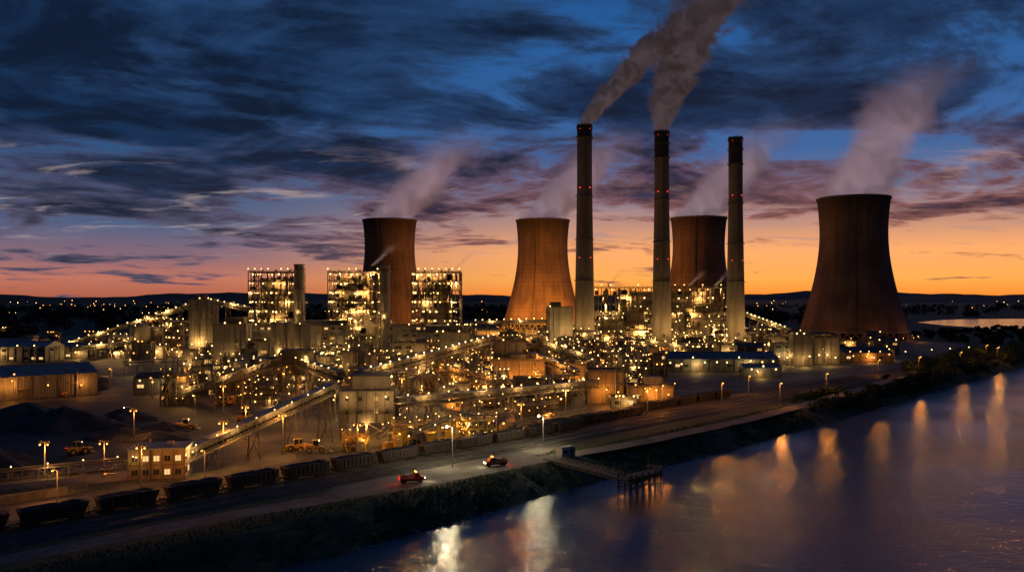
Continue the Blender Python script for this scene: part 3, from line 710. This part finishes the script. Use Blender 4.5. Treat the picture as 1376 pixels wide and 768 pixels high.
cnt=0; tries=0
while cnt<125 and tries<4000:
    tries+=1; px=R.uniform(235,900); py=R.triangular(474,566,496)
    if py>545 and px<560: continue
    x,y=g(px,py); w=R.uniform(5,15); d=w*R.uniform(.5,.9); h=R.uniform(3,10)*(1 if y<400 else 1.35)
    rr=max(w,d)*.55
    if any((x-a)**2+(y-c)**2<(rr+q)**2*.7 for a,c,q in FOOT): continue
    if y-x<278: continue
    k=R.random(); kd='orange' if R.random()<.5 else 'warm'
    if k<.42: building(x,y,w,d,h,rot=R.choice([0,0,.78,.2,-.2]),roof=R.choice(['flat','flat','pitch']),lit=.25,bulbs=R.choice([1,2,3]),nl=1 if R.random()<.65 else 0,kind=kd,el=R.uniform(1000,2200),roofmat=R.choice([roofm,roofm,roofl]))
    elif k<.58: tank(x,y,w*.3,h,mat=R.choice([steel_l,clad,clad_t]),kind=kd,el=R.choice([0,0,900])); cnt+=1; continue
    else: frame('process_structure',x,y,w,d,h*1.35,3,3,2,rot=R.choice([0,.2,.78]),core=R.choice([clad,clad_t,rust,concrete_d]),pb=.7,el=1900,nl=1,br=.24,seed=cnt+400,kind=kd); FOOT.append((x,y,rr))
    cnt+=1
cnt=0; tries=0
while cnt<40 and tries<2000:
    tries+=1; px=R.uniform(600,1200) if R.random()<.8 else R.uniform(0,240); py=R.uniform(456,486)
    x,y=g(px,py); w=R.uniform(8,22); d=w*.6; h=R.uniform(5,13); rr=w*.6
    if any((x-a)**2+(y-c)**2<(rr+q)**2*.8 for a,c,q in FOOT) or y-x<285: continue
    building(x,y,w,d,h,roof=R.choice(['flat','pitch']),lit=.35,bulbs=R.choice([2,3,4]),nl=1 if R.random()<.45 else 0,kind=R.choice(['orange','warm']),el=2600); cnt+=1

# ------------------------------------------------------------ train
wagm=pm('wagon_paint',(.022,.018,.016),(.065,.045,.034),.6,.65,.1,streak=True); wagl=pm('wagon_rib',(.05,.04,.033),(.11,.08,.055),.8,.6,.2)
def wagon_mesh():
    b=B(); L=12.6; w=3.
    b.box(0,0,1.05,L,2.5,.35,dark)
    ext=[(-L/2+.9,1.4),(L/2-.9,1.4),(L/2-.1,3.7),(-L/2+.1,3.7)]
    b.prism(ext,-w/2,w/2,wagm)
    for s_ in (-1,1):
        b.box(0,s_*(w/2+.06),3.58,L-.1,.16,.22,wagl); b.box(0,s_*(w/2+.05),1.42,L-1.8,.12,.2,wagl)
        for i in range(9): b.box(-L/2+1.4+i*(L-2.8)/8,s_*(w/2+.07),1.6,.14,.16,2.,wagl)
        b.box(s_*(L/2-.1),0,3.58,.16,w,.22,wagl)
        b.beam((s_*(L/2-.3),-1.4,1.2),(s_*(L/2-.3),-1.4,3.4),.08,wagl); b.cyl((s_*(L/2),0,1.2),(s_*(L/2+.75),0,1.2),.16,.16,dark,6)
    n=13; m=5; vs=[];fs=[]
    for i in range(n):
        for j in range(m):
            x=-L/2+.4+(L-.8)*i/(n-1); y=-w/2+.15+(w-.3)*j/(m-1)
            e=1-abs(j-(m-1)/2)/((m-1)/2); vs.append((x,y,3.6+.15+(.45*e+R.uniform(-.08,.12))*(1 if 0<i<n-1 else 0)))
    for i in range(n-1):
        for j in range(m-1): fs.append((i*m+j,(i+1)*m+j,(i+1)*m+j+1,i*m+j+1))
    b.add(vs,fs,coalm)
    for c in (-L/2+2.3,L/2-2.3):
        for s_ in (-1,1):
            b.box(c,s_*.95,.65,2.7,.16,.4,dark)
            for a in (-.9,.9):
                b.cyl((c+a,s_*.68,.48+.24),(c+a,s_*.84,.48+.24),.46,.46,steel,14)
        for a in (-.9,.9): b.cyl((c+a,-.8,.72),(c+a,.8,.72),.09,.09,steel,6)
    return b.mesh('coal_wagon')
WM=wagon_mesh()
def wagons(t,s0,n,pitch=14.1):
    for i in range(n):
        x,y=st(s0+i*pitch,t); o=bpy.data.objects.new('coal_wagon',WM); o.location=(x,y,.02); o.rotation_euler=(0,0,math.pi/4); scene.collection.objects.link(o)
wagons(178.9,-6,16); wagons(183.8,190,5); wagons(188.6,262,5)

# ------------------------------------------------------------ vehicles
def utility_truck(x,y,rot):
    b=B()
    b.box(0,0,.55,6.,1.9,.35,dark)
    b.prism([(.6,.85),(2.95,.85),(3.0,1.35),(2.1,1.55),(1.5,2.45),(.6,2.5)],-1.,1.,redp)
    b.prism([(1.62,1.62),(2.05,1.6),(1.52,2.35),(1.3,2.35)],-1.02,1.02,glass)
    b.box(.95,0,1.65,.6,2.05,.6,glass)
    b.box(-1.3,0,.9,3.5,2.,.2,redp)
    for s_ in (-1,1): b.box(-1.3,s_*.95,1.1,3.5,.1,.7,redp); b.box(-1.3,s_*1.02,1.3,3.2,.04,.14,white)
    b.box(-3.0,0,1.1,.1,1.8,.7,redp); b.box(-1.,0,1.1,1.4,1.4,.9,steel_l); b.box(-2.4,.3,1.1,.7,.9,.6,yellow)
    b.box(3.05,0,.7,.15,1.9,.3,steel)
    for a in (-2.,2.):
        for s_ in (-1,1): b.cyl((a,s_*.78,.48),(a,s_*1.06,.48),.48,.48,rubber,16); b.cyl((a,s_*1.05,.48),(a,s_*1.09,.48),.24,.24,steel_l,10)
    for s_ in (-.7,.7): b.ball((3.08,s_,1.1),.16,whiteE); b.ball((-3.08,s_,1.),.12,redE)
    b.box(1.,0,2.52,.3,1.4,.16,orangeE); b.beam((.5,-.9,1.1),(.5,-.9,2.7),.08,steel); b.beam((.5,.9,1.1),(.5,.9,2.7),.08,steel); b.beam((.5,-.9,2.7),(.5,.9,2.7),.08,steel)
    b.light((4.2,0,1.3),'white',110); b.light((-3.8,0,1.6),'red',90); b.light((0,-1.6,3.4),'orange',45)
    b.build('utility_truck',(x,y,.07),rot)
utility_truck(*g(553,648),math.radians(20)); utility_truck(*g(666,626),math.radians(200))
def loader(x,y,rot,name='wheel_loader'):
    b=B()
    b.prism([(-3.2,1.),(-.3,1.),(-.3,2.2),(-2.8,2.4),(-3.2,2.)],-1.1,1.1,yellow); b.box(.9,0,.9,2.2,1.5,.9,yellow)
    b.box(-.2,0,2.,1.7,1.6,1.5,glass); b.box(-.2,0,3.5,1.9,1.8,.15,yellow)
    for a in (-1.,.6):
        for s_ in (-.8,.8): b.beam((a,s_,2),(a,s_,3.5),.12,yellow)
    for a in (-2.,1.4):
        for s_ in (-1,1): b.cyl((a,s_*.95,.85),(a,s_*1.5,.85),.85,.85,rubber,18); b.cyl((a,s_*1.48,.85),(a,s_*1.53,.85),.4,.4,yellow,12)
    for s_ in (-.6,.6): b.beam((.4,s_,1.9),(3.2,s_,.9),.25,yellow,.4); b.beam((.6,s_,1.1),(2.4,s_,1.25),.12,steel_l)
    b.prism([(3.1,.1),(4.5,.1),(4.6,.25),(3.6,.4),(3.3,1.),(3.5,1.6),(3.1,1.4)],-1.5,1.5,yellow)
    b.cyl((-2.4,.4,2.3),(-2.4,.4,3.2),.1,.1,dark,8)
    for s_ in (-.6,.6): b.ball((.75,s_,3.45),.16,whiteE); b.ball((-3.2,s_,2.1),.1,redE)
    b.light((3,0,4.4),'warm',80); b.build(name,(x,y,.12),rot)
for px,py,a in ((250,577,.4),(400,606,2.8),(425,608,.3),(92,533,1.),(60,528,2.),(330,566,1.2),(300,545,2.9),(170,560,3.6),(105,610,.9)): loader(*g(px,py),a)

# ------------------------------------------------------------ jetty, container, fence
def jetty():
    b=B(); a=Vector((9.5,227,.2)); c=Vector((27,204,.0)); d=(c-a); L=d.length; u=d.normalized(); s_=Vector((-u.y,u.x,0))
    b.beam(a,c,2.4,timber,.2)
    for k in (-1.2,1.2):
        b.beam(a+s_*k+Vector((0,0,1.1)),c+s_*k+Vector((0,0,1.1)),.1,steel_l); b.beam(a+s_*k+Vector((0,0,.6)),c+s_*k+Vector((0,0,.6)),.08,steel_l)
        b.beam(a+s_*k+Vector((0,0,-.5)),c+s_*k+Vector((0,0,-.5)),.2,steel)
        n=14
        for i in range(n+1):
            q=a+d*i/n+s_*k; b.beam(q+Vector((0,0,-.5)),q+Vector((0,0,1.1)),.09,steel_l)
            if i<n: b.beam(q+Vector((0,0,-.5)),a+d*(i+1)/n+s_*k,.07,steel)
    o=Vector((27,203,0)); e=Vector((.72,.69,0)); f=Vector((.69,-.72,0)); LL=13; W=4
    b.beam(o-e*1+f*1.,o+e*LL+f*1.,W,timber,.45)
    for i in range(6):
        for k in (-.8,2.8):
            q=o+e*(i*LL/5)+f*k; b.cyl((q.x,q.y,-8),(q.x,q.y,.9),.28,.25,timber,8)
        q=o+e*(i*LL/5); p1=q+f*-.8; p2=q+f*2.8; b.beam((p1.x,p1.y,-3.8),(p2.x,p2.y,-.6),.16,timber); b.beam((p1.x,p1.y,-1.2),(p2.x,p2.y,-1.2),.22,timber)
    for k in (-.8,2.8):
        p1=o+f*k; p2=o+e*LL+f*k; b.beam((p1.x,p1.y,-2.4),(p2.x,p2.y,-2.4),.3,timber); b.beam((p1.x,p1.y,-.6),(p2.x,p2.y,-.6),.4,timber)
    q=[o+e*t+f*k for t,k in ((-.8,2.9),(LL,2.9),(LL,-.9))]; b.rail([(v.x,v.y) for v in q],.22,steel_l,post=1.6)
    for t in (1,12): p=o+e*t+f*2.4; b.cyl((p.x,p.y,.2),(p.x,p.y,.9),.2,.28,dark,8)
    p=o+e*12+f*-.6; b.cyl((p.x,p.y,0),(p.x,p.y,3.2),.08,.08,steel_l,6)
    b.build('jetty')
jetty()
b=B(); b.box(0,0,.15,5.,2.5,2.6,white)
for i in range(11): b.box(-2.4+i*.48,-1.27,.2,.1,.06,2.4,clad)
b.box(1.2,-1.3,.2,1.,.08,2.1,steel); b.box(-1.2,-1.3,1.2,1.2,.08,.9,glass); b.box(0,0,2.76,5.2,2.7,.14,roofl); b.build('site_cabin',(*g(760,613),0),.7)
b=B(); c=Vector((8,203,-4.7)); a=Vector((-2,213,.2)); b.beam(a,c,1.2,steel_l,.15)
for k in (-.6,.6): b.beam(a+Vector((k,k*.7,.9)),c+Vector((k,k*.7,.9)),.08,steel_l)
b.build('river_access_steps')
def fence(pts,h=2.2,name='palisade_fence'):
    b=B()
    for p,q in zip(pts[:-1],pts[1:]):
        p=Vector((*p,0)); q=Vector((*q,0)); L=(q-p).length
        for z in (.4,h-.3): b.beam(p+Vector((0,0,z)),q+Vector((0,0,z)),.07,steel_l)
        for i in range(int(L/.35)): c=p.lerp(q,i*.35/L); b.beam(c,c+Vector((0,0,h)),.09,steel_l)
    b.build(name)
fence([(-190,88),(-118,166),(-98,190)]); fence([(-60,228),(-8,277),(30,318)])
b=B(); b.beam((-150,140,.9),(-101,186,.9),.5,concrete,1.8); b.build('retaining_wall')

# ------------------------------------------------------------ vegetation
def leaves(name,centers,radii,per,size,mat,flat=.8):
    n=len(centers)*per
    C=np.repeat(np.array(centers),per,0); Rr=np.repeat(np.array(radii),per)[:,None]
    d=RN.normal(size=(n,3)); d/=np.linalg.norm(d,axis=1)[:,None]; d*=(RN.rand(n,1)**.45); d[:,2]*=flat
    ctr=C+d*Rr
    a=RN.normal(size=(n,3)); a/=np.linalg.norm(a,axis=1)[:,None]; b=np.cross(a,RN.normal(size=(n,3))); b/=np.linalg.norm(b,axis=1)[:,None]
    s_=size*(.5+RN.rand(n,1))
    v=np.concatenate([ctr+a*s_,ctr+b*s_,ctr-a*s_,ctr-b*s_*.6],1).reshape(-1,3)
    f=np.arange(n*4).reshape(-1,4); return npmesh(name,v,f,mat)
C=[];Q=[]
for i in range(680):
    x=R.uniform(120,640); off=abs(R.gauss(0,1))*(8 if x<230 else 22)+4; y=float(bank(x))+off*1.41
    if abs(y-np.interp(x,[p[0] for p in road],[p[1] for p in road]))<7: y+=12
    r=R.uniform(1.1,2.8)*(1 if x<230 else 2.1); C.append((x,y,r*.6+float(np.interp((y-bank(x))*.707,[0,12],[-4,0])))); Q.append(r)
leaves('riverbank_shrubs',C,Q,150,.38,leaf)
C=[];Q=[]
for i in range(380):
    x=R.uniform(-150,140); off=R.uniform(2,14); y=float(bank(x))+off; r=R.uniform(.35,1.1)*(1.6 if x<-45 else 1)
    C.append((x,y,float(np.interp(off*.707,[0,3,8,12],[-4.6,-3.4,-1.6,0]))+r*.4)); Q.append(r)
leaves('riverbank_shrubs',C,Q,90,.13,leaf)
n=36000; x=RN.uniform(-130,260,n); off=RN.uniform(1,28,n); y=bank(x)+off
z=np.interp(off*.707,[0,3,8,12],[-4.7,-3.4,-1.6,0])
rd=np.interp(x,[p[0] for p in road],[p[1] for p in road]); ok=np.abs(y-rd)>5.3; x,y,z=x[ok],y[ok],z[ok]; n=len(x)
a=RN.uniform(0,6.28,n); h=RN.uniform(.25,.8,n); w=.14; lx=RN.normal(0,.2,n); ly=RN.normal(0,.2,n)
v=np.stack([np.stack([x-w*np.cos(a),y-w*np.sin(a),z-.2],1),np.stack([x+w*np.cos(a),y+w*np.sin(a),z-.2],1),np.stack([x+lx,y+ly,z+h],1)],1).reshape(-1,3)
npmesh('grass',v,np.arange(n*3).reshape(-1,3),grassm)
b=B()
for i in range(900):
    x=R.uniform(-130,330); o_=R.uniform(-2.5,4); y=float(bank(x))+o_*1.41; s_=R.uniform(.25,.9); V0,F0=ico()
    b.add([(x+q[0]*s_*R.uniform(.6,1.2),y+q[1]*s_*R.uniform(.6,1.2),float(np.interp(o_,[-3,0,4],[-5.2,-4.7,-3.2]))+q[2]*s_*.6) for q in V0],F0,rockm)
b.build('riverbank_rocks')
def river_view(x,y): return x>.475*y and 760<y<1800
def woods(name,n,d0,d1,a0,a1,r0,r1):
    C=[];Q=[]
    for i in range(n):
        d=d0*(d1/d0)**R.random(); a=math.radians(R.uniform(a0,a1)); r=R.uniform(r0,r1); x=d*math.sin(a); y=d*math.cos(a)
        if -480<x<440 and y<1020: continue
        if y<bank(x)+20 or river_view(x,y): continue
        C.append((x,y,r*.75)); Q.append(r)
    leaves(name,C,Q,60,2.2,leaf_d,flat=.9)
woods('distant_woodland',1300,1250,3600,-50,50,8,15)
woods('distant_woodland',160,760,1150,-50,-30,5,9)
C=[];Q=[]
for i in range(260):
    x=R.uniform(440,900); y=x*.75+R.uniform(420,640)
    if y<bank(x)+30 or (x-362)**2+(y-868)**2<75**2: continue
    r=R.uniform(4,8)*(.5 if river_view(x,y) else 1); C.append((x,y,r*.7)); Q.append(r)
leaves('distant_woodland',C,Q,110,1.,leaf_d)
for k,(d,h0) in enumerate(((7000,70),(11000,135))):
    v=[];f=[];N=260
    for i in range(N+1):
        a=math.radians(-80+160*i/N); h=h0*(.55+.25*math.sin(i*.11+k*2)+.15*math.sin(i*.27+k)+.06*math.sin(i*.9)+.03*math.sin(i*2.3))
        for q,hh in ((0,0),(1,h),(1.15,h*.9),(1.6,0)):
            dd=d*(1+.15*q); v.append((dd*math.sin(a),dd*math.cos(a),hh-1 if hh==0 else hh))
    for i in range(N):
        for j in range(3): f.append((i*4+j,(i+1)*4+j,(i+1)*4+j+1,i*4+j+1))
    npmesh('hills',v,f,leaf_d,True)
b=B()
for i in range(140):
    d=1400*(3.6)**R.random(); a=math.radians(R.choice([R.gauss(-27,4),R.gauss(24,5),R.gauss(-20,8),R.uniform(-40,40)])); x=d*math.sin(a); y=d*math.cos(a)
    if y<bank(x)+10 or river_view(x,y): continue
    z=R.uniform(14,20)+d*.001
    b.ball((x,y,z),d*.00042*R.uniform(.4,1.1),orangeE if R.random()<.8 else warmE); b.beam((x,y,0),(x,y,z-1),.4,steel)
    if i%3==0: b.box(x+12,y+8,0,14,9,6,concrete_d); b.prism([(x+4,6),(x+20,6),(x+12,11)],y+3,y+13,roofm)
b.build('distant_village')

# ------------------------------------------------------------ plumes
def plume(name,base,H,dx,dy,pw,r0,r1,dens,col,ns,k=2.2,emi=.0,step=.8,rp=1.,ecol=(.5,.35,.4),f0=.45,b0=.95,a0=1.6):
    m=bpy.data.materials.new(name+'_volume'); m.use_nodes=True; nt=m.node_tree; nt.nodes.clear(); t=NT(nt)
    o=t.new('ShaderNodeTexCoord').outputs['Object']; x,y,z=t.sep(o)
    h=t.m('DIVIDE',z,H,clamp=True); hp=t.m('POWER',h,pw)
    n0=t.noise(o,.8/(r1),1,.5)
    wob=t.m('MULTIPLY',t.m('SUBTRACT',n0,.5),t.m('MULTIPLY',h,r1*1.6))
    ex=t.m('SUBTRACT',t.m('SUBTRACT',x,t.m('MULTIPLY',hp,dx)),wob); ey=t.m('SUBTRACT',y,t.m('MULTIPLY',hp,dy))
    rr=t.m('ADD',r0,t.m('MULTIPLY',t.m('POWER',h,rp),r1-r0))
    d=t.m('DIVIDE',t.m('SQRT',t.m('ADD',t.m('MULTIPLY',ex,ex),t.m('MULTIPLY',ey,ey))),rr)
    n=t.noise(o,ns,4,.66,.6)
    amp=t.m('ADD',.6,t.m('MULTIPLY',t.m('POWER',h,.5),a0+k))
    q=t.m('ADD',t.m('SUBTRACT',b0,d),t.m('MULTIPLY',t.m('SUBTRACT',n,.5),amp))
    q=t.mr(q,.0,.6)
    fade=t.mr(h,f0,1.,1.,.0)
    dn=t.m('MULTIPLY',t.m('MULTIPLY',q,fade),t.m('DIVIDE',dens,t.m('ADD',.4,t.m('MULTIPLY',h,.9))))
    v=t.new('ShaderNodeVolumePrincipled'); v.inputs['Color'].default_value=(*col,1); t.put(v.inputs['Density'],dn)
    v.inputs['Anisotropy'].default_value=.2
    core=t.mr(n,.38,.62,1.45,.45)  # plume shading put into the emission: denser parts glow less
    v.inputs['Emission Color'].default_value=(*ecol,1); t.put(v.inputs['Emission Strength'],t.m('MULTIPLY',t.m('MULTIPLY',dn,emi),core))  # added self-glow stands in for plant and sky light on the plume
    out=t.new('ShaderNodeOutputMaterial'); nt.links.new(v.outputs[0],out.inputs['Volume'])
    try: m.cycles.volume_step_rate=step
    except Exception: pass
    N=14; M=16; vs=[];fs=[]
    for i in range(N+1):
        hh=i/N; r=(r0+(r1-r0)*hh**rp)*(1.1+.8*min(1,hh*2)); cx=dx*hh**pw; cy=dy*hh**pw
        if i==0: r=r0*1.02
        for j in range(M): a=2*math.pi*j/M; vs.append((cx+r*math.cos(a),cy+r*math.sin(a),H*hh+.05))
    for i in range(N):
        for j in range(M): fs.append((i*M+j,i*M+(j+1)%M,(i+1)*M+(j+1)%M,(i+1)*M+j))
    fs.append(tuple(range(M-1,-1,-1))); fs.append(tuple(range(N*M,N*M+M)))
    ob=npmesh(name,vs,fs,m); ob.location=base
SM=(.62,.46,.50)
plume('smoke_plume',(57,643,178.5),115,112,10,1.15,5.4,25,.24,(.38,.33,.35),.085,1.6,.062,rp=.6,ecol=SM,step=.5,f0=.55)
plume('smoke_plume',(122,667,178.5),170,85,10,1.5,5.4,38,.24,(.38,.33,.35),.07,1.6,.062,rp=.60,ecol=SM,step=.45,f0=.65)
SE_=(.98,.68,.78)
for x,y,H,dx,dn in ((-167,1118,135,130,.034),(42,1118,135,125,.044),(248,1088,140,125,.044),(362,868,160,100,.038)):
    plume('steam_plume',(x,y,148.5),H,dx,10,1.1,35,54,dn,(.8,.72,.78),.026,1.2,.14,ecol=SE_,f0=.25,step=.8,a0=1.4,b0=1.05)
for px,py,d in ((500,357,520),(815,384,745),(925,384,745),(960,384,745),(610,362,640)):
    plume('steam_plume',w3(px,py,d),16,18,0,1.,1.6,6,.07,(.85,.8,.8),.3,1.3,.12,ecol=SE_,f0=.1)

# ------------------------------------------------------------ world
wd=bpy.data.worlds.new('World'); scene.world=wd; wd.use_nodes=True; nt=wd.node_tree; nt.nodes.clear(); t=NT(nt)
o=t.new('ShaderNodeTexCoord').outputs['Generated']; x,y,z0=t.sep(o); z=t.m('MAXIMUM',z0,0.)
SE,SR=math.radians(.5),math.radians(20)
ns=t.new('ShaderNodeTexSky',sky_type='NISHITA'); ns.sun_disc=False; ns.sun_elevation=SE; ns.sun_rotation=SR
zz=t.m('MULTIPLY',z,2.5,clamp=True)
Rr=t.ramp(zz,[(0,(1.,.27,.03)),(.05,(1.,.42,.085)),(.13,(1.,.42,.15)),(.21,(.55,.28,.20)),(.30,(.16,.18,.29)),(.42,(.045,.13,.34)),(.75,(.018,.11,.34)),(1,(.012,.065,.23))])
Ll=t.ramp(zz,[(0,(.44,.12,.07)),(.05,(.54,.18,.12)),(.11,(.25,.14,.18)),(.20,(.08,.12,.23)),(.40,(.028,.088,.22)),(.7,(.012,.066,.20)),(1,(.008,.036,.12))])
az=t.mr(x,-.40,.10); sky=t.mix(az,Ll,Rr)
k=t.m('DIVIDE',1.,t.m('ADD',z,.11)); px_=t.m('MULTIPLY',x,k); py_=t.m('MULTIPLY',y,k)
cv=t.vec(t.m('ADD',px_,t.m('MULTIPLY',py_,.25)),t.m('SUBTRACT',t.m('MULTIPLY',py_,1.15),t.m('MULTIPLY',px_,.35)),0.)
n1=t.noise(cv,1.05,9,.6,.7); n2=t.noise(cv,3.4,7,.64,.6); n3=t.noise(t.vec(t.m('MULTIPLY',px_,.5),py_,3.3),.55,3,.5)
nn=t.m('ADD',t.m('ADD',t.m('MULTIPLY',n1,.60),t.m('MULTIPLY',n2,.22)),t.m('MULTIPLY',n3,.32))
thr=t.m('ADD',t.mr(z,.01,.17,.62,.478),t.m('MULTIPLY',az,.045))
df=t.m('SUBTRACT',nn,thr)
cov=t.mr(df,-.03,.05); thick=t.mr(df,.0,.13)
cthin=t.mix(t.mr(z,.05,.22),t.mix(az,(.10,.085,.14),(.32,.12,.09)),(.018,.055,.15))
cthk=t.mix(t.mr(z,.05,.2),t.mix(az,(.015,.020,.044),(.045,.022,.036)),(.004,.0115,.034))
tex=t.mr(t.noise(cv,2.3,7,.62,.8),.42,.66)
cthk=t.mix(t.m('MULTIPLY',tex,.6),cthk,t.mix(t.mr(z,.05,.18),t.mix(az,(.035,.042,.085),(.08,.045,.07)),(.010,.040,.12)))
sky=t.mix(cov,sky,t.mix(thick,cthin,cthk))
wn=t.noise(t.vec(t.m('MULTIPLY',px_,.9),t.m('MULTIPLY',py_,1.7),7.1),1.6,8,.64,.5)
wm=t.m('MULTIPLY',t.mr(wn,.54,.68),t.m('MULTIPLY',t.mr(z,.03,.07),t.mr(z,.12,.19,1.,.0)))
sky=t.mix(t.m('MULTIPLY',wm,.75),sky,t.mix(az,(.40,.32,.32),(.46,.27,.24)))
# the sky opposite the sunset is deep blue dusk
sky=t.mix(t.mr(y,-.25,.45),(.006,.016,.045),sky)
bg=t.new('ShaderNodeBackground'); t.put(bg.inputs[0],sky); bg.inputs[1].default_value=1.
bg2=t.new('ShaderNodeBackground'); t.l.new(ns.outputs[0],bg2.inputs[0]); bg2.inputs[1].default_value=.002
ad=t.new('ShaderNodeAddShader'); t.l.new(bg.outputs[0],ad.inputs[0]); t.l.new(bg2.outputs[0],ad.inputs[1])
ow=t.new('ShaderNodeOutputWorld'); t.l.new(ad.outputs[0],ow.inputs[0])
sl=bpy.data.lights.new('sun','SUN'); sl.energy=.08; sl.angle=math.radians(3); sl.color=(1.,.5,.25)
so=bpy.data.objects.new('sun',sl); scene.collection.objects.link(so)
dirv=Vector((math.sin(SR)*math.cos(SE),math.cos(SR)*math.cos(SE),math.sin(math.radians(2)))); so.rotation_euler=dirv.to_track_quat('Z','Y').to_euler(); so.location=(0,0,300)

scene.view_settings.view_transform='Standard'; scene.view_settings.look='None'; scene.view_settings.exposure=0
cam=bpy.data.cameras.new('camera'); co=bpy.data.objects.new('camera',cam); scene.collection.objects.link(co)
co.location=(0,0,CAMH); co.rotation_euler=(math.pi/2,0,0); cam.sensor_width=36; cam.lens=36*F/1376; cam.shift_y=14/1376; cam.clip_start=.5; cam.clip_end=80000
scene.camera=co
print('objects',len(bpy.data.objects),'lights',sum(1 for o in bpy.data.objects if o.type=='LIGHT'))
